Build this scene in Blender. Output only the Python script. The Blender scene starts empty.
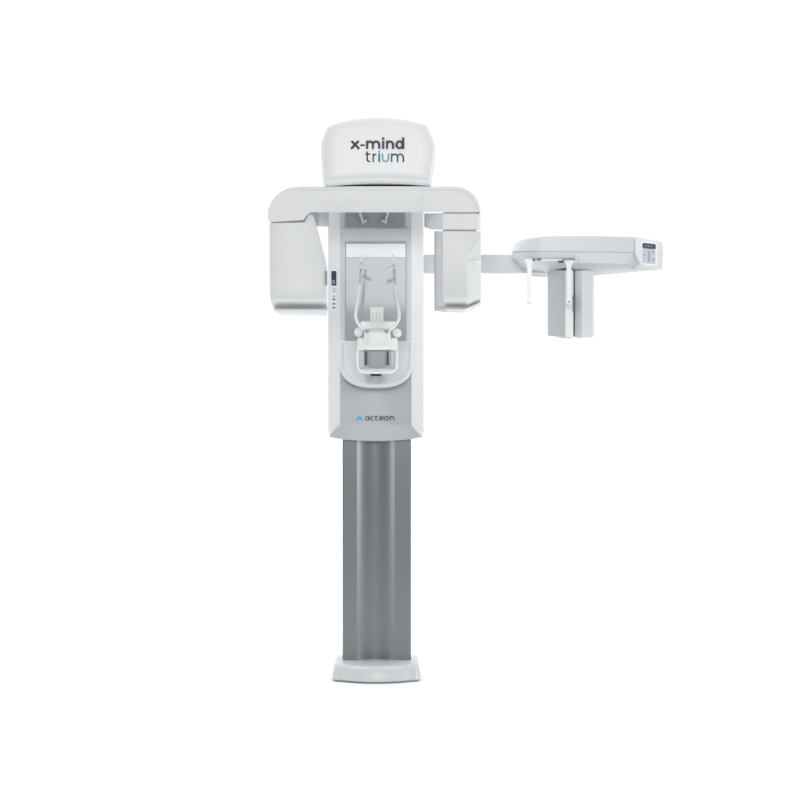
import bpy, bmesh, math, random
from mathutils import Vector
random.seed(4)
S = bpy.context.scene
C = S.collection
PI = math.pi

# ---------------------------------------------------------------- camera frame used for measuring
D, ZC = 6.5, 1.108                    # distance to the column front, eye height
def K(Y): return 0.004 * (D + Y) / D  # metres per photograph pixel at depth Y
def P(px, py, Y): return Vector(((px - 400) * K(Y), Y, ZC - (py - 400) * K(Y)))

# ---------------------------------------------------------------- materials
def mat(name, col, rough=0.4, metal=0.0, coat=0.0, grain=0.03, scale=60.0, spec=0.5, bump=0.0, bscale=900.0):
    m = bpy.data.materials.new(name); m.use_nodes = True
    nt = m.node_tree; b = nt.nodes['Principled BSDF']
    b.inputs['Metallic'].default_value = metal
    b.inputs['Coat Weight'].default_value = coat
    b.inputs['Coat Roughness'].default_value = 0.12
    b.inputs['Specular IOR Level'].default_value = spec
    tc = nt.nodes.new('ShaderNodeTexCoord')
    n = nt.nodes.new('ShaderNodeTexNoise'); n.inputs['Scale'].default_value = scale; n.inputs['Detail'].default_value = 4
    nt.links.new(tc.outputs['Object'], n.inputs['Vector'])
    r = nt.nodes.new('ShaderNodeMapRange')
    r.inputs['To Min'].default_value = rough - 0.05; r.inputs['To Max'].default_value = rough + 0.05
    nt.links.new(n.outputs['Fac'], r.inputs['Value']); nt.links.new(r.outputs['Result'], b.inputs['Roughness'])
    mx = nt.nodes.new('ShaderNodeMix'); mx.data_type = 'RGBA'
    mx.inputs[6].default_value = (*[c * (1 - grain) for c in col], 1)
    mx.inputs[7].default_value = (*[min(1, c * (1 + grain)) for c in col], 1)
    nt.links.new(n.outputs['Fac'], mx.inputs[0]); nt.links.new(mx.outputs[2], b.inputs['Base Color'])
    if bump:
        n2 = nt.nodes.new('ShaderNodeTexNoise'); n2.inputs['Scale'].default_value = bscale
        nt.links.new(tc.outputs['Object'], n2.inputs['Vector'])
        bp = nt.nodes.new('ShaderNodeBump'); bp.inputs['Strength'].default_value = bump; bp.inputs['Distance'].default_value = 0.0004
        nt.links.new(n2.outputs['Fac'], bp.inputs['Height']); nt.links.new(bp.outputs['Normal'], b.inputs['Normal'])
    return m

WHITE  = mat('white_enamel', (0.715, 0.73, 0.74), 0.40, grain=0.008, bump=0.03)
SHELL  = mat('pale_shell_plastic', (0.81, 0.823, 0.83), 0.36, grain=0.006, bump=0.05)
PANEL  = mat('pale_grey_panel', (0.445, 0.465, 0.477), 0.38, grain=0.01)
BAND   = mat('pale_band_plastic', (0.54, 0.56, 0.572), 0.38, grain=0.008)
CEPHW  = mat('side_arm_enamel', (0.635, 0.652, 0.662), 0.40, grain=0.008)
UNDERSH  = mat('underside_shade_enamel', (0.49, 0.508, 0.52), 0.34, grain=0.008)  # darker than the side-arm enamel: underside shade put into the colour
LOWER  = mat('lower_shell_plastic', (0.63, 0.65, 0.66), 0.36, grain=0.008)
GREYM  = mat('grey_mirror', (0.345, 0.363, 0.376), 0.07, spec=0.30, grain=0.01)
DKMIR  = mat('dark_mirror', (0.29, 0.31, 0.325), 0.06, metal=0.0, coat=0.6, grain=0.01)
COLM   = mat('grey_metallic_paint', (0.188, 0.208, 0.219), 0.30, metal=0.22, grain=0.012, scale=220)
BARM   = mat('light_grey_paint', (0.57, 0.595, 0.61), 0.42, grain=0.01)
REFLW = mat('white_reflection_band', (0.66, 0.675, 0.685), 0.30, coat=0.15, grain=0.004)
SEAM   = mat('grey_seam', (0.36, 0.375, 0.385), 0.6)
BASEM  = mat('base_enamel', (0.56, 0.575, 0.585), 0.36, coat=0.1, grain=0.012, bump=0.05)
JOINT  = mat('dark_joint', (0.20, 0.21, 0.22), 0.6)
SLOTM  = mat('black_slot', (0.03, 0.035, 0.04), 0.5)
CLEAR  = mat('pale_polycarbonate', (0.86, 0.875, 0.88), 0.32, coat=0.1, grain=0.005)
GREYPL = mat('grey_plastic', (0.32, 0.34, 0.352), 0.45)
INK    = mat('dark_ink', (0.022, 0.026, 0.031), 0.5)
CYAN   = mat('cyan_ink', (0.03, 0.42, 0.62), 0.5)
SCREEN = mat('dark_display_glass', (0.045, 0.06, 0.085), 0.35, spec=0.12)
SCRBLU = mat('blue_display_glass', (0.20, 0.27, 0.34), 0.35, spec=0.15)
KEYPAD = mat('pale_blue_keypad', (0.44, 0.475, 0.55), 0.4)
KEYM   = mat('grey_keys', (0.27, 0.28, 0.32), 0.45)
KEYL   = mat('pale_keys', (0.50, 0.50, 0.53), 0.45)
STEEL  = mat('steel', (0.5, 0.52, 0.54), 0.25, metal=0.9)
FLOORM = mat('white_studio_floor', (0.95, 0.95, 0.95), 0.6, grain=0.004, scale=4, spec=0.2)

# ---------------------------------------------------------------- helpers
def obj(name, bm, m, parent=None, bevel=0.0, seg=3, angle=32, limit=28, sub=0):
    bmesh.ops.remove_doubles(bm, verts=bm.verts, dist=1e-6)
    bmesh.ops.recalc_face_normals(bm, faces=bm.faces)
    me = bpy.data.meshes.new(name); bm.to_mesh(me); bm.free()
    for p in me.polygons: p.use_smooth = True
    me.set_sharp_from_angle(angle=math.radians(angle))
    me.materials.append(m)
    o = bpy.data.objects.new(name, me); C.objects.link(o)
    if parent is not None: o.parent = parent
    if bevel:
        b = o.modifiers.new('bevel', 'BEVEL'); b.width = bevel; b.segments = seg
        b.limit_method = 'ANGLE'; b.angle_limit = math.radians(limit); b.harden_normals = True
        b.use_clamp_overlap = True
    if sub:
        s = o.modifiers.new('sub', 'SUBSURF'); s.levels = sub; s.render_levels = sub
    return o

def loft(bm, rings, cap0=True, cap1=True, closed=True):
    vs = [[bm.verts.new(p) for p in r] for r in rings]
    n = len(vs[0])
    for a, b in zip(vs[:-1], vs[1:]):
        for i in range(n if closed else n - 1):
            j = (i + 1) % n
            bm.faces.new((a[i], a[j], b[j], b[i]))
    for flag, r in ((cap0, vs[0]), (cap1, vs[-1])):
        if flag: bm.faces.new(r)
    return vs

def fan(bm, ring_verts, centre):
    c = bm.verts.new(centre); n = len(ring_verts)
    for i in range(n): bm.faces.new((c, ring_verts[i], ring_verts[(i + 1) % n]))

def prism(pts, Y0, Y1, back=None):
    """front-view outline (photo px) pushed from depth Y0 straight back to Y1"""
    bm = bmesh.new()
    f = [P(x, y, Y0) for x, y in pts]
    b = [Vector((v.x, Y1, v.z)) for v in f] if back is None else [P(x, y, Y1) for x, y in back]
    loft(bm, [f, b]); return bm

def block(bm, x0, x1, y0, y1, Y0, Y1):
    a, b = P(x0, y1, Y0), P(x1, y0, Y0)
    f = [Vector((a.x, Y0, a.z)), Vector((b.x, Y0, a.z)), Vector((b.x, Y0, b.z)), Vector((a.x, Y0, b.z))]
    loft(bm, [f, [Vector((v.x, Y1, v.z)) for v in f]])

def blk(*a):
    bm = bmesh.new(); block(bm, *a); return bm

def rings(rs):
    """stack of rings, each a list of (px, py, Y)"""
    bm = bmesh.new(); loft(bm, [[P(*q) for q in r] for r in rs]); return bm

def tube(pts, radii, n=14, caps=True, bm=None):
    bm = bm or bmesh.new()
    if not isinstance(radii, (list, tuple)): radii = [radii] * len(pts)
    rs = []; up0 = None
    for i, p in enumerate(pts):
        t = (pts[min(i + 1, len(pts) - 1)] - pts[max(i - 1, 0)]).normalized()
        up = Vector((0, 1, 0)) if up0 is None else up0
        if abs(t.dot(up)) > .95: up = Vector((1, 0, 0))
        u = t.cross(up).normalized(); w = u.cross(t).normalized(); up0 = w
        rs.append([p + (u * math.cos(2 * PI * k / n) + w * math.sin(2 * PI * k / n)) * radii[i] for k in range(n)])
    loft(bm, rs, caps, caps); return bm

def smooth_path(pts, per=6):
    out = []
    for i in range(len(pts) - 1):
        p0, p1, p2, p3 = pts[max(i - 1, 0)], pts[i], pts[i + 1], pts[min(i + 2, len(pts) - 1)]
        for k in range(per):
            t = k / per
            out.append(0.5 * ((2 * p1) + (p2 - p0) * t + (2 * p0 - 5 * p1 + 4 * p2 - p3) * t * t + (3 * p1 - p0 - 3 * p2 + p3) * t ** 3))
    out.append(pts[-1]); return out

def knob(bm, c, r, sx=1, sy=1, sz=1, u=16, v=10):
    g = bmesh.ops.create_uvsphere(bm, u_segments=u, v_segments=v, radius=r)
    for q in g['verts']: q.co = Vector((q.co.x * sx, q.co.y * sy, q.co.z * sz)) + c

def rrect(x0, x1, y0, y1, r, n=5):
    pts = []
    for cx, cy, a in ((x1 - r, y1 - r, 0), (x0 + r, y1 - r, 90), (x0 + r, y0 + r, 180), (x1 - r, y0 + r, 270)):
        for k in range(n + 1):
            t = math.radians(a + 90 * k / n); pts.append((cx + r * math.cos(t), cy + r * math.sin(t)))
    return pts

def spline2(pts, per=6):
    q = smooth_path([Vector((a, b, 0)) for a, b in pts], per)
    return [(v.x, v.y) for v in q]

# ---- lettering: ribbons along strokes, drawn in pixel coordinates of the face they sit on
class Ink:
    def __init__(s, conv, Yf): s.bm = bmesh.new(); s.conv = conv; s.Yf = Yf; s.k = 0
    def stroke(s, pts, w):
        pts = [Vector((a, b)) for a, b in pts]; L = []; R = []
        for i, p in enumerate(pts):
            d1 = (p - pts[i - 1]).normalized() if i else None
            d2 = (pts[i + 1] - p).normalized() if i < len(pts) - 1 else None
            if d1 is None: d1 = d2
            if d2 is None: d2 = d1
            n1, n2 = Vector((-d1.y, d1.x)), Vector((-d2.y, d2.x)); n = n1 + n2
            n = n.normalized() if n.length > 1e-6 else n1
            n = n / max(n.dot(n1), .5)
            L.append(p + n * w / 2); R.append(p - n * w / 2)
        off = 0.0006 + 0.00012 * s.k; s.k += 1
        def g(v):
            x, y = s.conv(v.x, v.y); return P(x, y, s.Yf(x) - off)
        lv = [s.bm.verts.new(g(v)) for v in L]; rv = [s.bm.verts.new(g(v)) for v in R]
        for i in range(len(pts) - 1): s.bm.faces.new((lv[i], lv[i + 1], rv[i + 1], rv[i]))
    def dot(s, x, y, r):
        off = 0.0006 + 0.00012 * s.k; s.k += 1
        vs = []
        for k in range(14):
            a, b = s.conv(x + r * math.cos(k * PI / 7), y + r * math.sin(k * PI / 7)); vs.append(s.bm.verts.new(P(a, b, s.Yf(a) - off)))
        s.bm.faces.new(vs)
def arc(cx, cy, rx, ry, a0, a1, n=16):
    return [(cx + rx * math.cos(math.radians(a0 + (a1 - a0) * k / n)), cy - ry * math.sin(math.radians(a0 + (a1 - a0) * k / n))) for k in range(n + 1)]
def arch(s, x0, x1, top, base, w):        # the shoulder of n, m
    rx = (x1 - x0 - w) / 2; cx = (x0 + x1) / 2; ry = min(rx * 1.1, (base - top) * .55)
    s.stroke(arc(cx, top + w / 2 + ry, rx, ry, 180, 0) + [(x1 - w / 2, base)], w)

# ---------------------------------------------------------------- the setting
bm = bmesh.new()
bm.faces.new([bm.verts.new(v) for v in ((-4.2, -2.4, 0), (4.2, -2.4, 0), (4.2, 1.2, 0), (-4.2, 1.2, 0))])
fl = obj('floor', bm, FLOORM); fl['kind'] = 'structure'
bm = bmesh.new()
prof = [(1.2, 0.0)] + [(1.2 + 1.2 * math.sin(a), 1.2 - 1.2 * math.cos(a)) for a in [k * PI / 32 for k in range(1, 17)]] + [(2.4, 4.2)]
loft(bm, [[Vector((-4.2, y, z)) for y, z in prof], [Vector((4.2, y, z)) for y, z in prof]], False, False, closed=False)
bd = obj('backdrop', bm, FLOORM); bd['kind'] = 'structure'

# ---------------------------------------------------------------- the machine
CX = (376.7 - 400) * 0.004
M = bpy.data.objects.new('dental_xray_machine', None); C.objects.link(M)
M.empty_display_size = 0.2
M['label'] = 'white panoramic dental X-ray machine on a grey column with a side arm at right'
M['category'] = 'x-ray machine'
ROOT = Vector((CX, 0.0, 0.0))
M.location = ROOT

# -- base
def base_ring(z, hx, yf, yb, bow, r=0.03):
    pts = []
    n = 12
    for k in range(n + 1):                                    # bowed front, left to right
        u = -1 + 2 * k / n
        pts.append(Vector((CX + u * (hx - r), yf - bow * (1 - u * u), z)))
    for k in range(1, 6):
        a = -PI / 2 + PI / 2 * k / 6
        pts.append(Vector((CX + hx - r + r * math.cos(a), yf + r + r * math.sin(a), z)))
    pts += [Vector((CX + hx, yf + r, z)), Vector((CX + hx, yb - r, z))]
    for k in range(1, 6):
        a = PI / 2 * k / 6
        pts.append(Vector((CX + hx - r + r * math.cos(a), yb - r + r * math.sin(a), z)))
    pts += [Vector((CX + hx - r, yb, z)), Vector((CX - hx + r, yb, z))]
    for k in range(1, 6):
        a = PI / 2 + PI / 2 * k / 6
        pts.append(Vector((CX - hx + r + r * math.cos(a), yb - r + r * math.sin(a), z)))
    pts += [Vector((CX - hx, yb - r, z)), Vector((CX - hx, yf + r, z))]
    for k in range(1, 6):
        a = PI + PI / 2 * k / 6
        pts.append(Vector((CX - hx + r + r * math.cos(a), yf + r + r * math.sin(a), z)))
    return pts
bm = bmesh.new()
loft(bm, [base_ring(0.006, .172, -.112, .155, .044), base_ring(0.009, .1745, -.115, .157, .044), base_ring(0.034, .1725, -.112, .155, .044),
          base_ring(0.055, .169, -.106, .150, .042), base_ring(0.064, .165, -.099, .146, .038), base_ring(0.067, .159, -.090, .140, .034)])
base = obj('base', bm, BASEM, M)
bm = bmesh.new(); loft(bm, [base_ring(0.0, .167, -.107, .15, .044), base_ring(0.0062, .167, -.107, .15, .044)])
obj('foot_pad', bm, JOINT, base)

# -- column: extruded profile, flat side strips and a concave groove down the middle
def col_plan():
    xl, xr = (342.5 - 400) * .004, (411 - 400) * .004
    gl, gr = (357 - 400) * .004, (394.5 - 400) * .004
    pts = [(xl, .005), (xl + .004, 0), (gl - .0012, 0), (gl, .0006)]
    for k in range(1, 24):
        u = k / 24; pts.append((gl + (gr - gl) * u, .001 + .0265 * (1 - (2 * u - 1) ** 2)))
    pts += [(gr, .0006), (gr + .0012, 0), (xr - .004, 0), (xr, .005), (xr, .135), (xr - .01, .14), (xl + .01, .14), (xl, .135)]
    return pts
bm = bmesh.new()
loft(bm, [[Vector((x, y, z)) for x, y in col_plan()] for z in (0.0668, 0.3, 0.6, 0.92, 1.30)])
col = obj('column', bm, COLM, M, angle=24)

# -- carriage riding on the column
YF, YB = -0.10, -0.085
def yc(px):                                                   # concave lower front
    u = max(-1, min(1, (px - 375.7) / 35.7)); return YF + 0.030 * (1 - u * u)
XS = [340 + 71.4 * k / 20 for k in range(21)]
top = 204.0
back_out = [(328, top)] + [(328, 300), (328.2, 432), (329.4, 437)] + [(340 + 71.4 * k / 20, 439.2 + 1.9 * (1 - ((k - 10) / 10) ** 2)) for k in range(21)] + [(422.3, 437), (423.6, 432), (423.8, 300), (423.8, top)]
front_in = [(340, top)] + [(340, 300), (340, 418), (340, 425)] + [(x, 425) for x in XS] + [(411.4, 425), (411.4, 418), (411.4, 300), (411.4, top)]
def frY(px, py): return yc(px) if py > 400 else YF
bm = bmesh.new()
R0 = [P(x, y, YB + (0 if y < 433 else .025 if y < 438 else .052)) for x, y in back_out]
R1 = [Vector((v.x, .17, v.z)) for v in R0]
Rf = [P(x, y, frY(x, y)) for x, y in front_in]
vs = loft(bm, [Rf, R0, R1], False, True)
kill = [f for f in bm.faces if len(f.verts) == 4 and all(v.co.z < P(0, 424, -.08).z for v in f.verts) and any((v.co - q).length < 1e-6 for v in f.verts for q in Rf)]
bevel_quads = [[v.co.copy() for v in f.verts] for f in kill]
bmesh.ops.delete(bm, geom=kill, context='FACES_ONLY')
# floor of the carriage opening round the column
carriage = obj('carriage', bm, WHITE, M, bevel=0.0025, seg=2, angle=25)
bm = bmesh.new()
for q in bevel_quads: bm.faces.new([bm.verts.new(v) for v in q])
obj('shaded_bottom_bevel', bm, PANEL, carriage, angle=30)  # carriage's lower bevel, its shade put into colour with the darker panel grey
# front panel: flat above, concave below
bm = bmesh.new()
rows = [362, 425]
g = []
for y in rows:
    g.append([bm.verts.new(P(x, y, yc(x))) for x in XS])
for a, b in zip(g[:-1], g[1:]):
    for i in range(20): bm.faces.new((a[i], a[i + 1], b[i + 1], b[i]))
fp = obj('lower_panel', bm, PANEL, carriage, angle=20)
bm = bmesh.new(); bm.faces.new([bm.verts.new(P(x, y, YF)) for x, y in ((340, top), (411.4, top), (411.4, 362), (340, 362))])
obj('upper_panel', bm, BAND, carriage)
obj('upper_mirror', prism(rrect(345.6, 405, 205, 227, .8), YF - .003, YF + .002), DKMIR, carriage, bevel=.0008, seg=2)
obj('mirror_frame', prism(rrect(345.2, 406.4, 242.4, 350, .8), YF - .002, YF + .002), SEAM, carriage)
obj('mirror', prism(rrect(346.0, 405.6, 243.2, 349, .8), YF - .0045, YF - .001), GREYM, carriage, bevel=.0006, seg=2)
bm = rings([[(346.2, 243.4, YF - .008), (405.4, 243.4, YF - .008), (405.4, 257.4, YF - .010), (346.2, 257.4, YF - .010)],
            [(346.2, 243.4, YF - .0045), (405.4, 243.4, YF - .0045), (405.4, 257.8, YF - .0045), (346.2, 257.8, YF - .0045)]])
obj('mirror_reflection_band', bm, REFLW, carriage, bevel=.001, seg=2)  # pale strip standing in for a bright reflection at the mirror's top
# band between the two mirrors, a shallow raised step
obj('cross_band', prism([(341.5, 228.2), (409.5, 228.2), (407.5, 241.2), (343.5, 241.2)], YF - .006, YF + .001), BAND, carriage, bevel=.003, seg=3)
for sx, sy in ((342.3, 430.3), (409.2, 430.8)):
    bm = bmesh.new(); f = (sy - 425) / 15.0
    c = P(sx, sy, YF + (YB - YF) * f - .0015 + .002)
    tube([c, c + Vector((0, -.004, -.001))], .0036, 12, bm=bm)
    obj('screw', bm, STEEL, carriage)
# small white pick-up line beside the tray
# control panel on the left bevel of the carriage
def bevY(px): return YB + (YF - YB) * (px - 328) / 12.0
def on_bevel(x0, x1, y0, y1, t0, t1, r=.6):
    pts = rrect(x0, x1, y0, y1, r, 3)
    return rings([[(x, y, bevY(x) - t1) for x, y in pts], [(x, y, bevY(x) - t0) for x, y in pts]])
cp = obj('control_panel', on_bevel(330.4, 337.0, 269.6, 310.5, -.003, .0018, 1.2), SHELL, carriage, bevel=.0006, seg=2)
obj('display', on_bevel(331.4, 336.2, 271.0, 285.6, -.001, .0032, .8), SCREEN, carriage)
obj('display_glow', on_bevel(331.9, 335.2, 279.8, 284.0, .0030, .0040, .3), SCRBLU, carriage)
for y in (288.5, 291.3, 296.3, 299.4, 303.8, 307.6):
    obj('button', on_bevel(332.1, 335.6, y - .95, y + .95, .001, .003, .7), KEYL if int(y * 10) % 2 else KEYM, carriage)

# maker's lettering on the concave lower front
cv = lambda x, y: (350 + x / 16, 405 + y / 16)
ink = Ink(cv, yc); w = 14; t, b = 186, 242; cy = (t + b) / 2; ry = (b - t) / 2
def ring_letter(cx, rx): ink.stroke(arc(cx, cy, rx, ry, 0, 360, 28), w)
ring_letter(274, 27); ink.stroke([(306, t - 6), (306, b + 7)], w)                                  # a
ink.stroke(arc(362, cy, 28, ry, 48, 312, 22), w)                                                   # c
ink.stroke([(412, t - 16), (412, b - 16)] + arc(430, b - 16, 18, 16, 180, 270, 6) + [(452, b)], w); ink.stroke([(400, t), (450, t)], w)   # t
ink.stroke([(474, cy), (533, cy)], w * .8); ink.stroke(arc(503, cy, 29, ry, 0, 318, 26), w)        # e
ring_letter(583, 30)                                                                               # o
ink.stroke([(640, t - 5), (640, b + 7)], w); arch(ink, 633, 706, t - 7, b + 7, w)                  # n
obj('lettering', ink.bm, INK, carriage)
ink = Ink(cv, yc)
ink.stroke([(104, 247), (152, 166)], 20); ink.stroke([(150, 164), (203, 247)], 20); ink.stroke([(120, 238), (160, 214), (196, 240)], 16)
obj('triangle_emblem', ink.bm, CYAN, carriage)

# -- tray: U shaped shell under the chin rest
half = [(0, 388.2), (10, 387.8), (19, 386.2), (27, 382.6), (32.5, 377.4), (36, 370.6), (37.3, 362), (37.5, 352), (37.5, 342)]
hs = spline2(half, 4)
U = [(376.2 - a, b) for a, b in reversed(hs)] + [(376.2 + a, b) for a, b in hs[1:]]
def scaleU(sx, sy, dy=0): return [(376.2 + (x - 376.2) * sx, 342 + (y - 342) * sy + dy) for x, y in U]
rs = []
for (sx, sy, Y) in ((1.0, 1.0, -.095), (1.0, 1.0, -.142), (.996, .996, -.152), (.985, .984, -.161), (.965, .962, -.168), (.935, .93, -.171), (.905, .90, -.1705), (.885, .88, -.1685), (.86, .855, -.1675)):
    rs.append([P(x, y, Y) for x, y in scaleU(sx, sy)])
bm = bmesh.new(); loft(bm, rs, False, True)
tray = obj('tray', bm, LOWER, M, angle=50)
for p in tray.data.polygons: pass
bm = bmesh.new(); block(bm, 338.8, 357.5, 341.0, 343.0, -.150, -.10); obj('tray_lip', bm, SHELL, tray, bevel=.002)
bm = bmesh.new(); block(bm, 395, 413, 341.2, 343.0, -.150, -.10); obj('tray_lip', bm, SHELL, tray, bevel=.002)
obj('latch_recess', prism(rrect(369.8, 382.4, 373.2, 383.6, .8), -.176, -.168), PANEL, tray, bevel=.001)
obj('latch_slot', prism(rrect(370.9, 381.2, 373.6, 376.0, .4), -.1785, -.170), SLOTM, tray)

# -- chin rest
YC = -.36
CYm = 376.9
bm = rings([[(357.0, 349, YC), (397.6, 349, YC), (397.8, 366, YC), (396.2, 371, YC), (392, 374, YC + .004), (362, 374, YC + .004), (358.2, 371, YC), (356.8, 366, YC)],
            [(357.0, 347, -.165), (397.6, 347, -.165), (397.8, 362, -.165), (396.2, 366, -.165), (392, 369, -.165), (362, 369, -.165), (358.2, 366, -.165), (356.8, 362, -.165)]])
chin = obj('chin_rest', bm, SHELL, M, bevel=.004, seg=3)
obj('chin_cavity', prism(rrect(359.6, 395.0, 351.0, 368.6, 1.0), YC - .0012, YC + .004), PANEL, chin)
# grey drum between the two slots
pts = []
bm = bmesh.new()
ra, rb = [], []
for k in range(13):
    u = -1 + 2 * k / 12; x = 376.9 + 9.8 * u
    y = YC - .0030 - .004 * (1 - u * u)
    ra.append(P(x, 351.4, y)); rb.append(P(x, 366.0 + 2.0 * (1 - u * u), y))
ra += [P(386.7, 351.4, YC), P(367.1, 351.4, YC)]; rb += [P(386.7, 366, YC), P(367.1, 366, YC)]
loft(bm, [ra, rb]); obj('drum', bm, GREYPL, chin)
for x in (365.0, 386.9): obj('slot', prism(rrect(x, x + 1.8, 351.2, 365.2, .3), YC - .0072, YC), SLOTM, chin)
for x in (359.4, 391.0):
    s = 1 if x < 370 else -1
    a = [(x, 351.4), (x + 4.6, 351.4), (x + 4.6 - (.6 if s < 0 else 0), 367), (x, 368)]
    obj('side_cheek', prism(a, YC - .0045, YC + .002), BAND, chin, bevel=.0015)
lip = tube(smooth_path([P(x, y, YC - .006) for x, y in ((357.4, 352), (357.6, 362), (358.4, 368.2), (361, 370.8), (369, 371.8), (377, 372.2), (385, 371.8), (393, 370.8), (396, 368.2), (396.8, 362), (397.0, 352))], 5), .0040, 12)
obj('lip', lip, CLEAR, chin)
# hood: rounded upper face
hood = [(364.4, 330), (366, 328.4), (388, 328.4), (390, 330), (391.2, 340), (391.8, 346.8), (390.0, 349.8), (366.2, 349.8), (363.2, 346.8), (363.6, 340)]
bm = bmesh.new()
ro = []
for s, Y in ((.55, YC - .052), (.80, YC - .050), (.93, YC - .044), (1.0, YC - .030), (1.0, YC + .02), (1.0, YC + .10)):
    ro.append([P(377.4 + (x - 377.4) * s, 339 + (y - 339) * s, Y) for x, y in spline2(hood + [hood[0]], 3)[:-1]])
loft(bm, ro); hood_o = obj('hood', bm, SHELL, chin, angle=60)
bm = bmesh.new(); block(bm, 357.4, 364.6, 337.5, 350.4, YC - .018, YC + .10); obj('shoulder_block', bm, SHELL, chin, bevel=.006)
bm = bmesh.new(); block(bm, 390.6, 397.4, 337.5, 350.4, YC - .018, YC + .10); obj('shoulder_block', bm, SHELL, chin, bevel=.006)
bm = bmesh.new(); block(bm, 360.5, 395.5, 321.0, 331.5, YC - .022, YC + .05); obj('cross_bar', bm, CLEAR, chin, bevel=.006)
for x, y in ((358.6, 332.2), (397.0, 332.8)):
    bm = bmesh.new(); c = P(x, y, YC - .01); tube([c + Vector((0, -.018, 0)), c + Vector((0, -.016, 0)), c + Vector((0, .03, 0))], [.013, .0165, .0175], 20, bm=bm)
    k = obj('clamp_knob', bm, SHELL, chin, bevel=.002)
    bm = bmesh.new(); knob(bm, c + Vector((0, -.018, 0)), .008, 1, .4, 1); obj('knob_cap', bm, CLEAR, chin)
for x in (366.6, 386.6):
    obj('rod_socket', prism([(x - 2.6, 329.4), (x + 2.6, 329.4), (x + 1.4, 333.0), (x - 1.2, 333.0)], YC - .0535, YC - .03), GREYPL, chin, bevel=.0012)
bm = bmesh.new(); block(bm, 370.4, 383.4, 307.6, 322, YC - .012, YC + .03)
bite = obj('bite_block', bm, CLEAR, chin, bevel=.004)
bm = bmesh.new(); block(bm, 369.8, 384.0, 306.9, 309.6, YC - .016, YC + .032); obj('bite_cap', bm, CLEAR, chin, bevel=.003)
for x in (373.0, 376.6, 380.2):
    obj('bite_rib', prism([(x - .55, 311), (x + .55, 311), (x + .55, 320), (x - .55, 320)], YC - .0145, YC - .01), WHITE, chin)

# -- temple rods: one each side, rising from the chin rest
def rod(main, thin, stem, k1, k2, foot):
    Yr = YC - .045
    bm = tube(smooth_path([P(x, y, Yr) for x, y in main], 6), .0059, 14)
    r = obj('temple_rod', bm, CLEAR, M, angle=60)
    obj('rod_tip', tube([P(x, y, Yr) for x, y in thin], [.0052, .0040], 12), BARM, r)
    obj('rod_stem', tube([P(x, y, Yr) for x, y in stem], .0036, 10), CLEAR, r)
    bm = bmesh.new(); knob(bm, P(*k1, Yr - .004), .0088, 1, 1, 1.05); obj('clamp', bm, WHITE, r)
    bm = bmesh.new(); knob(bm, P(*k2, Yr - .006), .0080, 1.1, 1, .85)
    m = P((k1[0] + k2[0]) / 2, (k1[1] + k2[1]) / 2 + .6, Yr - .003); tube([P(*k1, Yr - .003), m, P(*k2, Yr - .003)], .0052, 10, bm=bm)
    obj('temple_pad', bm, CLEAR, r)
    bm = bmesh.new(); block(bm, foot - .8, foot + .8, 269.0, 271.2, Yr - .007, Yr + .006); obj('clamp_screw', bm, GREYPL, r)
rod([(368.2, 330.0), (363.5, 328.6), (359.3, 325.0), (356.4, 319.5), (355.7, 313.5), (357.4, 301.5), (359.8, 284)], [(359.8, 284), (360.8, 269)], [(361.6, 266), (362.2, 254.5)], (360.9, 264.3), (366.2, 267.0), 360.6)
rod([(385.6, 330.0), (390.6, 328.6), (395.2, 325.2), (398.4, 319.8), (399.1, 313.8), (397.2, 301.5), (394.9, 284)], [(394.9, 284), (394.3, 270)], [(393.8, 266), (392.2, 254.5)], (393.9, 266.3), (387.4, 269.6), 394.4)
# temple-rod reflections in the dark upper mirror, modelled as solid tubes
for pts in ([(359.8, 205), (360.4, 214), (362.2, 219), (363.2, 222.3), (366.6, 220)], [(388.6, 205), (387.6, 214), (386.0, 219), (385.2, 222.3), (381.8, 220)]):
    obj('rod_reflection', tube(smooth_path([P(x, y, YF - .012) for x, y in pts], 5), .0045, 10), BARM, carriage)

# -- head cover above the beam
co = [(375, 117.3), (390, 117.8), (405, 119.3), (418, 122.0), (426.5, 124.8), (429.5, 127.5), (433.5, 136), (436.6, 145), (436.9, 152), (434.8, 168), (432.4, 181), (431, 184.2), (426, 185),
      (400, 183.6), (376, 183.3), (352, 184.0), (329, 185.4), (324.2, 184.4), (322.6, 180), (321.2, 164), (320.6, 148), (321.2, 142), (324.6, 132), (327.6, 127), (332, 124.3), (344, 121), (360, 118.2)]
co = spline2(co + [co[0]], 4)[:-1]
YH = -.64
sect = [(.70, YH), (.90, YH + .0015), (.95, YH + .005), (.975, YH + .011), (.989, YH + .019), (.997, YH + .032), (1.0, YH + .06), (1.0, YH + .30), (.985, YH + .60), (.94, YH + .72)]
bm = bmesh.new()
ccx, ccy = 378.5, 152
HR = []
for s, Y in sect:
    kk = K(YH + .06)
    HR.append([Vector(((ccx + (x - ccx) * s - 400) * kk, Y, ZC - (ccy + (y - ccy) * s - 400) * kk)) for x, y in co])
loft(bm, HR)
cover = obj('head_cover', bm, SHELL, M, angle=60)
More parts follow.
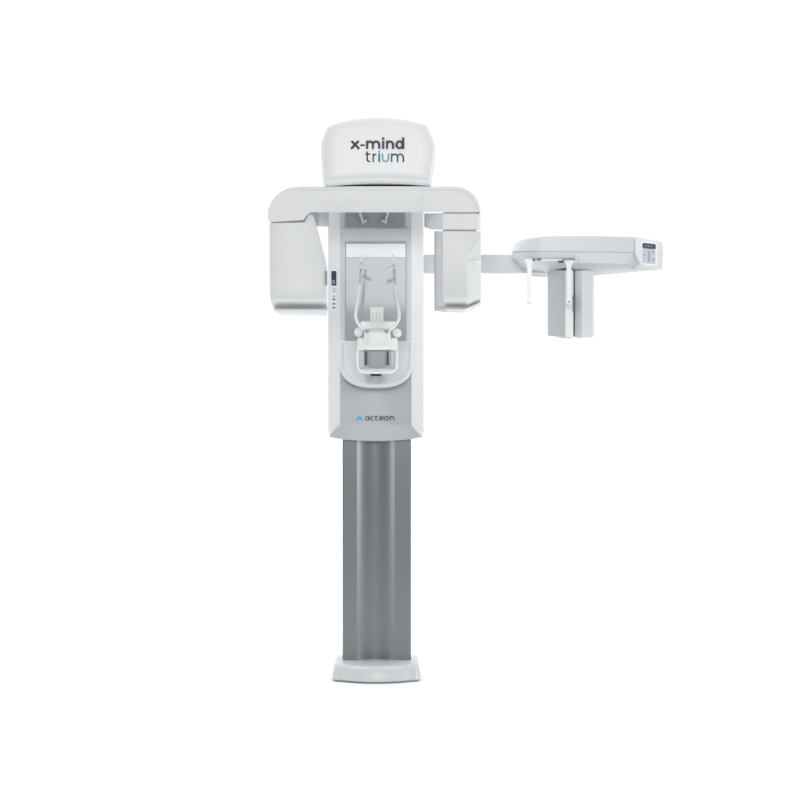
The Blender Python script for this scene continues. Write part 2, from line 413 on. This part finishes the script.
# (pixel -> front face of the cover)
cv2 = lambda x, y: (320 + x / 6.667, 110 + y / 6.667)
yh = lambda px: YH
ink = Ink(cv2, yh); w = 14.5; b = 260
ink.stroke([(210, 206), (262, b)], w * 1.05); ink.stroke([(258, 206), (207, b)], w * 1.05)
ink.stroke([(268, 235), (298, 235)], w * .8)
ink.stroke([(314, 204), (314, b)], w); arch(ink, 307, 360, 203, b, w); arch(ink, 345.6, 402, 203, b, w)
ink.stroke([(421, 204), (421, b)], w); ink.dot(421, 190, 8.6)
ink.stroke([(447, 204), (447, b)], w); arch(ink, 440, 494, 203, b, w)
ink.stroke(arc(530, 232, 20, 22.5, 0, 360, 28), w); ink.stroke([(554.5, 183), (554.5, b)], w)
obj('lettering', ink.bm, INK, cover)
w = 9.2; b = 347
ink = Ink(cv2, yh)
ink.stroke([(315, 276), (315, b - 16)] + arc(328, b - 17, 13, 12.5, 180, 270, 7) + [(335, b - 4.6)], w); ink.stroke([(301, 294), (335, 294)], w)
ink.stroke([(355, 290), (355, b)], w); ink.stroke(arc(374, 313, 19, 19, 180, 92, 8), w)
ink.stroke([(394.5, 290), (394.5, b)], w); ink.dot(394.5, 279, 5.6)
obj('lettering', ink.bm, INK, cover)
ink = Ink(cv2, yh)
ink.stroke([(478, 290), (478, b)], w); arch(ink, 473.4, 521, 289.4, b, w); arch(ink, 511.8, 560, 289.4, b, w)
obj('lettering', ink.bm, INK, cover)
ink = Ink(cv2, yh)
ink.stroke([(416.6, 290)] + arc(437, 324, 20.4, 18.6, 180, 360) + [(457.4, 290)], w); 
obj('lettering', ink.bm, CYAN, cover)
# turning neck between cover and beam
bm = bmesh.new(); block(bm, 326, 426, 181.5, 188.5, -.50, -.25); obj('turning_plate', bm, GREYPL, cover, bevel=.004)

# -- gantry beam
YG = -.56
bo = spline2([(268.4, 222.2), (267.4, 214.5), (268.6, 207.5), (272.2, 200), (279, 192.6), (288, 188.2), (300, 186.2)], 4) + \
     spline2([(455, 186.2), (464.5, 188.2), (472.2, 193), (477.4, 199.6), (480, 206.5), (480.8, 212.4)], 4) + \
     [(422, 212.4), (330, 212.4)] + spline2([(314, 212.4), (309.6, 213.4), (306.4, 216.2), (303.6, 220.2)], 4)
kb = K(YG)
f = [Vector(((x - 400) * kb, YG, ZC - (y - 400) * kb)) for x, y in bo]
bk = [Vector(((x - 400) * kb, YG + .13, ZC - ((y - (7 if y > 211 else 0)) - 400) * kb)) for x, y in bo]
bm = bmesh.new(); loft(bm, [f, bk])
beam = obj('gantry_beam', bm, WHITE, M, bevel=.012, seg=1, angle=40, limit=50)
obj('seam', prism([(421.6, 192), (422.1, 192), (422.1, 211), (421.6, 211)], YG - .0004, YG + .004), CEPHW, beam)

ink = Ink(lambda x, y: (x, y), lambda px: YG)
ink.stroke([(300, 189.9), (455, 189.9)] + spline2([(455, 189.9), (463, 191.6), (469.6, 196), (474.2, 202), (476.6, 209)], 4)[1:], .55)
obj('edge_line', ink.bm, BARM, beam)

# -- tube head (left)
def head_ring(y, xl, xr, yf, yb, r=3.2, rb=5.0, xm=303, dm=.012):
    q = []
    Kf = .004 * 1
    r = min(r, (xr - xl) * .3); rb = min(rb, (xr - xl) * .3)
    rm = r * .0037; rbm = rb * .0037
    def fy(x): return yf + (dm * (x - xm) / (327 - xm) if x > xm else 0)
    for k in range(5):
        a = PI + PI / 2 * k / 4; q.append((xl + r + r * math.cos(a), y, yf + rm + rm * math.sin(a)))
    x2 = min(max(xm, xl + r + .5), xr - r - .5); q.append((x2, y, fy(x2)))
    for k in range(5):
        a = -PI / 2 + PI / 2 * k / 4; q.append((xr - r + r * math.cos(a), y, fy(xr) + rm + rm * math.sin(a)))
    for k in range(5):
        a = PI / 2 * k / 4; q.append((xr - rb + rb * math.cos(a) - 1.5, y, yb - rbm + rbm * math.sin(a)))
    for k in range(5):
        a = PI / 2 + PI / 2 * k / 4; q.append((xl + rb + rb * math.cos(a) + 3, y, yb - rbm + rbm * math.sin(a)))
    return q
H = [(214.4, 308.6, 312.0, 0), (216, 307.2, 313.6, 0), (219, 305.0, 315.2, 0), (222.4, 303.6, 316.0, 0), (223.0, 269.4, 316.2, 0), (231, 269.0, 318.4, 0), (246, 269.0, 322.4, 0),
     (260, 269.1, 326.2, 0), (264, 269.2, 327.1, 0), (270, 269.3, 327.7, 0), (290, 269.6, 327.7, 0), (297, 269.9, 327.7, 0), (299, 270.2, 327.7, .002), (301, 270.7, 327.7, .009), (303, 271.3, 327.7, .024), (305, 271.9, 327.6, .048), (306.8, 272.6, 327.6, .078), (308.2, 273.0, 327.5, .082),
     (308.8, 273.2, 327.5, .020), (309.4, 273.5, 327.5, .016), (311.2, 274.8, 327.4, .019), (312.8, 276.2, 327.2, .030), (313.5, 278, 326.6, .042)]
hr = []
for y, xl, xr, d in H:
    ring = head_ring(y, xl, xr, YG + d, YG + .19)
    kb0 = K(YG); hr.append([Vector(((a - 400) * K(min(c, YG + .06)), c, ZC - (b - 400) * kb0)) for a, b, c in ring])
bm = bmesh.new(); loft(bm, hr)
tubeh = obj('tube_head', bm, WHITE, M, angle=38)
obj('joint', prism([(302, 211), (318, 211), (317, 222), (302, 222)], YG + .012, YG + .11), SEAM, tubeh)
obj('joint', prism([(271, 219), (304, 217), (304, 224.4), (271, 224.4)], YG + .007, YG + .10), SEAM, tubeh)
obj('side_slot', prism(rrect(325.0, 327.3, 271, 285.4, .6), YG + .009, YG + .03), KEYM, tubeh)
bm = rings([[(314.2, 206, -.40), (329, 206, -.36), (329, 227, -.36), (316, 227, -.40)], [(314.2, 206, -.22), (329, 206, -.22), (329, 223, -.22), (316, 223, -.22)]])
obj('mount_block', bm, WHITE, tubeh, bevel=.004)

# -- sensor head (right)
def rr(lst): return lst
ys = 231.2
RH = [
 [(434.2, ys, -.33), (443.0, ys, YG), (467, ys, YG), (480.4, ys, YG + .006), (481.2, ys, YG + .020), (480, ys, -.28), (437, ys, -.28)],
 [(434.2, 236, -.33), (443.0, 236, YG), (467, 236, YG), (480.4, 236, YG + .006), (481.2, 236, YG + .020), (480, 236, -.28), (437, 236, -.28)],
 [(434.2, 260, -.33), (443.0, 260, YG), (467, 259.6, YG), (472.6, 260, YG + .052), (481.2, 260.4, YG + .125), (480, 260, -.28), (437, 260, -.28)],
 [(434.2, 262, -.33), (443.0, 262, YG), (467, 261.6, YG), (473.6, 262, YG + .036), (481.2, 262.6, YG + .074), (480, 262, -.28), (437, 262, -.28)],
 [(434.2, 297, -.33), (443.0, 297, YG), (467, 297, YG), (473.8, 296, YG + .032), (481.3, 294.5, YG + .070), (480, 294, -.28), (437, 294, -.28)],
 [(434.2, 300, -.33), (443.6, 299.4, YG + .003), (467, 299, YG + .003), (473.8, 297.6, YG + .036), (481.3, 296, YG + .077), (480, 297, -.28), (437, 297, -.28)],
 [(434.2, 303, -.33), (444.4, 302, YG + .012), (466.9, 302, YG + .012), (473.8, 299.5, YG + .042), (481.2, 297.4, YG + .084), (480, 299, -.28), (437, 299, -.28)],
 [(434.2, 305, -.33), (445.2, 304.4, YG + .034), (466.8, 304.4, YG + .034), (473.8, 301.6, YG + .060), (481.2, 298.8, YG + .100), (480, 300, -.28), (437, 301, -.28)],
 [(434.2, 307, -.33), (445.8, 306.4, YG + .068), (466.6, 306.4, YG + .068), (473.8, 303.4, YG + .096), (481.0, 300.2, YG + .128), (480, 301, -.28), (437, 302, -.28)],
 [(434.2, 308, -.33), (446.0, 307.8, YG + .072), (466.4, 307.8, YG + .072), (473.8, 304.6, YG + .098), (481.0, 301.2, YG + .130), (480, 302, -.28), (437, 303, -.28)],
 [(434.2, 308.4, -.33), (445.6, 308.6, YG + .016), (466.4, 308.6, YG + .018), (473.4, 305.4, YG + .060), (481.0, 301.8, YG + .078), (480, 302.6, -.28), (437, 303.6, -.28)],
 [(434.4, 311, -.33), (446.0, 312.0, YG + .026), (460, 313.2, YG + .030), (470.0, 311, YG + .070), (480.8, 304.8, YG + .082), (480, 304, -.28), (437, 306, -.28)],
]
bm = bmesh.new()
vs = [[bm.verts.new(P(*q)) for q in r] for r in RH]
n = 7
for ri, (a, b) in enumerate(zip(vs[:-1], vs[1:])):
    for i in range(n):
        j = (i + 1) % n
        if ri == 1 and i == 2:
            bm.faces.new((a[2], a[3], b[2])); bm.faces.new((a[3], b[3], b[2]))
        elif ri == 1 and i == 3:
            bm.faces.new((a[3], a[4], b[4])); bm.faces.new((a[3], b[4], b[3]))
        else: bm.faces.new((a[i], a[j], b[j], b[i]))
bm.faces.new(vs[0]); bm.faces.new(vs[-1])
sens = obj('sensor_head', bm, WHITE, M, bevel=.0028, seg=3, angle=34, limit=24)
ub = [[(424.2, 213.3, -.36), (430.4, 213.3, -.43), (442.4, 213.3, YG), (477.5, 213.3, YG), (480.6, 213.3, YG + .012), (480.8, 213.3, -.42), (424.2, 213.3, -.28)],
      [(424.2, 227.5, -.36), (430.4, 229.6, -.43), (442.4, 229.8, YG), (477.5, 229.8, YG), (480.6, 229.8, YG + .012), (480.8, 229.8, -.42), (424.2, 226, -.28)]]
obj('mount_block', rings(ub), WHITE, sens, bevel=.0035, seg=3)
obj('joint', prism([(443.5, 210.5), (476.5, 210.5), (476.5, 233.5), (443.5, 233.5)], YG + .006, YG + .12), SEAM, sens)

# -- side arm carrying the cephalostat
bm = bmesh.new(); block(bm, 415, 545, 254.3, 272.9, .055, .105)
arm = obj('cephalostat_arm', bm, BARM, M, bevel=.002)

# -- cephalostat head
pl = [(516, .13), (511.6, .04), (513.0, -.03), (518, -.085), (526, -.12), (536, -.14), (550, -.149), (600, -.153), (632.6, -.15), (636.5, -.148), (655, -.105), (661, -.088), (663.2, -.05), (662, .06), (650, .13), (600, .16), (545, .16)]
topY = [246.5, 244.6, 242.6, 239.8, 237.4, 236.0, 235.2, 235.0, 235.8, 236.2, 239.2, 240.4, 242.0, 245, 247, 248, 248]
seamY = [252, 252, 252, 251.8, 251.5, 251.4, 251.4, 252, 252.8, 253.2, 254, 254.2, 254.4, 255, 256, 257, 257]
lipx = [(518, .12), (513.2, .05), (514.6, -.02), (519.4, -.072), (527, -.104), (537, -.122), (550, -.124), (600, -.105), (633.0, -.112), (639.0, -.140), (655.4, -.103), (660.6, -.086), (662.6, -.05), (661, .06), (650, .12), (600, .15), (545, .15)]
lipY = [260, 258.6, 258.4, 259.2, 260.4, 261.4, 262.0, 263.2, 264.6, 267.0, 269.4, 269.2, 267.6, 268, 270, 272, 272]
botx = [(532, .13), (522, .09), (522, .03), (527, -.02), (533, -.05), (541, -.07), (552, -.08), (600, -.08), (630, -.085), (641, -.115), (653, -.09), (657, -.075), (658, -.04), (655, .05), (645, .09), (600, .12), (550, .13)]
botY = [276, 270, 266.8, 266.0, 266.2, 266.6, 267.2, 268.6, 268.8, 269.4, 270.4, 270.3, 269.8, 270.2, 271, 275, 277]
def cr(pts, ys, inset=0, dz=0):
    return [(x + (590 - x) * inset, y + dz, Y + (0.0 - Y) * inset) for (x, Y), y in zip(pts, ys)]
def dense(r, per=3):
    q = [Vector(v) for v in r]; n = len(q); out = []
    for i in range(n):
        p0, p1, p2, p3 = q[i - 1], q[i], q[(i + 1) % n], q[(i + 2) % n]
        for k in range(per):
            t = k / per
            if 7 <= i <= 9: out.append(tuple(p1.lerp(p2, t)))     # straight front and keypad facet
            else: out.append(tuple(0.5 * ((2 * p1) + (p2 - p0) * t + (2 * p0 - 5 * p1 + 4 * p2 - p3) * t * t + (3 * p1 - p0 - 3 * p2 + p3) * t ** 3)))
    return out
CR = [cr(pl, topY, .10, .6), cr(pl, topY, .04, .2), cr(pl, topY, .012, .5), cr(pl, topY, .003, 1.4), cr(pl, topY, 0, 3.0), cr(pl, [s - .35 for s in seamY]), cr(pl, [s - .1 for s in seamY], .012), cr(pl, [s + .1 for s in seamY], .02)]
bm = bmesh.new(); loft(bm, [[P(*q) for q in dense(r)] for r in CR])
ceph = obj('cephalostat_head', bm, CEPHW, M, angle=33, bevel=.0015, seg=2, limit=35)
bm = bmesh.new(); loft(bm, [[P(*q) for q in dense(r)] for r in (cr(pl, [s + .1 for s in seamY], .014), cr(pl, [s + .45 for s in seamY]), cr(lipx, lipY))], True, False)
obj('lower_band', bm, CEPHW, ceph, angle=33)
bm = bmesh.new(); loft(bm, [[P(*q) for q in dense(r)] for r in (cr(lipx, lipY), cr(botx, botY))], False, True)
obj('underside', bm, UNDERSH, ceph, angle=33)
def fY(px): return -.148 + (px - 636.5) / 18.5 * .043
def on_facet(x0, x1, y0, y1, t0, t1, r=.8, tilt=.10):
    t0 += .0012; t1 += .0012
    pts = rrect(x0, x1, y0, y1, r, 4)
    g = lambda x, y: y + (x - 649) * tilt
    return rings([[(x, g(x, y), fY(x) - t1) for x, y in pts], [(x, g(x, y), fY(x) - t0) for x, y in pts]])
bm = rings([[(x, y, fY(x) - .0016) for x, y in q] for q in ([(635.2, 238.6), (654.6, 241.0), (654.9, 267.6), (641.0, 265.4), (635.2, 254.2)],)] + [[(x, y, fY(x) + .004) for x, y in q] for q in ([(635.2, 238.6), (654.6, 241.0), (654.9, 267.6), (641.0, 265.4), (635.2, 254.2)],)])
obj('keypad_surround', bm, CEPHW, ceph, bevel=.001, seg=2)
q2 = [(654.5, 241.0, -.1072), (661.3, 242.2, -.0895), (660.9, 267.4, -.0880), (654.8, 267.6, -.1056)]
obj('keypad_surround', rings([q2, [(x, y, Y + .005) for x, y, Y in q2]]), CEPHW, ceph)
kp = obj('keypad', on_facet(640.8, 656.6, 242.2, 265.0, -.004, .0022, 1.8), SHELL, ceph, bevel=.0008, seg=2)
obj('key_field', on_facet(642.2, 655.8, 249.2, 263.8, -.002, .0032, .8), KEYPAD, ceph)
obj('display', on_facet(642.6, 655.9, 243.4, 248.8, -.002, .0040, 1.2), SCREEN, ceph)
for x in (645.8, 648.6, 651.4):
    obj('readout', on_facet(x - .9, x + .9, 245.6, 246.7, .003, .0046, .2), SCRBLU, ceph)
for x, y in ((644.8, 255.4), (653.3, 251.8), (653.3, 259.4)):
    obj('button', on_facet(x - 1.0, x + 1.0, y - 1.1, y + 1.1, .002, .0044, .8), KEYM, ceph)
obj('button', on_facet(648.1, 650.2, 251.0, 262.0, .002, .0042, .8), mat('lilac_keys', (0.30, 0.31, 0.38), .45), ceph)
obj('button', on_facet(643.6, 646.6, 261.4, 262.8, .002, .0042, .4), KEYL, ceph)
# ear-rod rail fittings under the head
for x0, x1, y in ((532.4, 535.2, 259.6), (537.4, 541.4, 259.4), (558.4, 563.6, 261.6), (562.8, 575.4, 259.6)):
    obj('rail_slot', prism(rrect(x0, x1, y - .5, y + .7, .3, 3), -.134, -.10), SLOTM if x1 - x0 < 6 else GREYPL, ceph)
obj('rail', prism(rrect(541, 562, 259.0, 260.6, .5, 3), -.136, -.10), SHELL, ceph, bevel=.001)
bm = bmesh.new(); knob(bm, P(579, 260.6, -.134), .0045, 1, .5, 1); obj('rail_screw', bm, BARM, ceph)

# -- ear rods
def ear_rod(x0, x1, y0, y1, Y, tip):
    xm = (x0 + x1) / 2
    bm = rings([[(x0 - dx, y, Y - .012), (x1 + dx, y, Y - .012), (x1 + dx, y, Y + .012), (x0 - dx, y, Y + .012)] for y, dx in ((y0, 2.2), (y0 + 3.2, 1.6), (y0 + 6, .2), (y1 - 8, -.35), (y1, -.5))])
    r = obj('ear_rod', bm, SHELL, M, bevel=.003, seg=3)
    bm = bmesh.new(); c = P(xm - .2, y1 + 1.2, Y)
    tube([c + Vector((0, -.016, 0)), c + Vector((0, -.013, 0)), c + Vector((0, .016, 0))], [.0085, .0115, .0115], 18, bm=bm)
    obj('ear_tip', bm, SHELL, r, bevel=.002)
    bm = bmesh.new(); knob(bm, c + Vector((0, -.016, -.001)), .0042, 1, .7, 1); obj('ear_plug', bm, tip, r)
ear_rod(527.0, 531.8, 258.8, 300.6, -.115, SHELL)
ear_rod(566.5, 571.3, 260.0, 300.6, -.125, KEYM)

# -- film sensor cassette hanging under the head
def sect_box(plan, yt, yb): return rings([[(x, yt, Y) for x, Y in plan], [(x, yb, Y) for x, Y in plan]])
bm = rings([[(547.4, 270, .05), (562.4, 270, -.035), (565.6, 270, -.048), (573.4, 270, -.048), (573.4, 270, .07), (551, 270, .10)],
            [(547.4, 336.0, .05), (562.4, 337.2, -.035), (565.6, 337.4, -.048), (573.4, 337.2, -.048), (573.4, 336, .07), (551, 335, .10)]])
hold = obj('sensor_holder', bm, BAND, M, bevel=.003, seg=3)
obj('front_strip', rings([[(565.2, 270, -.0505), (573.2, 270, -.0505), (573.2, 270, -.046), (565.2, 270, -.046)], [(565.2, 337.0, -.0505), (573.2, 337.0, -.0505), (573.2, 337, -.046), (565.2, 337, -.046)]]), SHELL, hold, bevel=.0015, seg=2)
obj('holder_foot', prism([(558, 336), (573, 336), (572, 338.6), (560, 338.4)], -.03, .05), WHITE, hold, bevel=.002)
bm = rings([[(574.8, 270, -.024), (582.0, 270, -.045), (592.4, 270, -.04), (594.2, 270, -.025), (594.2, 270, .05), (576, 270, .07)],
            [(574.8, 338.0, -.024), (582.0, 338.6, -.045), (592.4, 337.6, -.04), (594.2, 336.6, -.025), (594.2, 335, .05), (576, 336, .07)]])
cas = obj('film_sensor', bm, WHITE, M, bevel=.003, seg=3)
obj('joint', prism([(572.5, 272), (576, 272), (576, 336.4), (572.5, 336.4)], -.006, .05), SEAM, cas)
obj('latch', prism(rrect(572.6, 574.4, 295.2, 311.8, .3, 3), -.0525, -.02), JOINT, hold)
obj('hanger', prism([(553, 274.2), (592, 274.2), (592, 275.6), (553, 275.6)], .055, .10), SLOTM, hold)

# keep every part's geometry relative to the machine's base point
for o in M.children:
    o.matrix_parent_inverse.translation = -ROOT

# ---------------------------------------------------------------- light
W = bpy.data.worlds.new('World'); S.world = W; W.use_nodes = True
bg = W.node_tree.nodes['Background']; bg.inputs['Color'].default_value = (0.93, 0.97, 1.0, 1); bg.inputs['Strength'].default_value = 0.12
def area(name, loc, target, sx, sy, power, col=(1, 1, 1)):
    l = bpy.data.lights.new(name, 'AREA'); l.shape = 'RECTANGLE'; l.size = sx; l.size_y = sy; l.energy = power; l.color = col
    o = bpy.data.objects.new(name, l); C.objects.link(o); o.location = loc
    o.rotation_euler = (Vector(target) - Vector(loc)).to_track_quat('-Z', 'Y').to_euler(); return o
area('top_softbox', (0, -0.2, 4.6), (0, -0.2, 0), 4.5, 2.6, 206)
area('key_softbox', (6.2, -2.9, 1.7), (0, 0, 1.2), 1.6, 3.2, 165)
area('fill_softbox', (-6.2, -2.9, 1.7), (0, 0, 1.2), 0.7, 3.2, 105)
area('front_softbox', (0, -7.6, 2.6), (0, 0, 1.5), 3.2, 1.4, 168)
area('backdrop_strip_left', (-3.2, 0.6, 3.6), (-0.8, 2.4, 1.2), 1.0, 2.6, 32)
area('backdrop_strip_right', (3.2, 0.6, 3.6), (0.8, 2.4, 1.2), 1.0, 2.6, 26)

# ---------------------------------------------------------------- camera
cam = bpy.data.cameras.new('camera'); co_ = bpy.data.objects.new('camera', cam); C.objects.link(co_)
co_.location = (0, -D, ZC); co_.rotation_euler = (PI / 2, 0, 0)
cam.sensor_width = 36; cam.lens = 36 * D / 3.2; cam.clip_end = 200
S.camera = co_
S.view_settings.view_transform = 'Standard'; S.view_settings.look = 'None'
S.view_settings.exposure = 0.0; S.view_settings.gamma = 1.0
S.cycles.max_bounces = 8; S.cycles.diffuse_bounces = 5
S.cycles.use_denoising = True
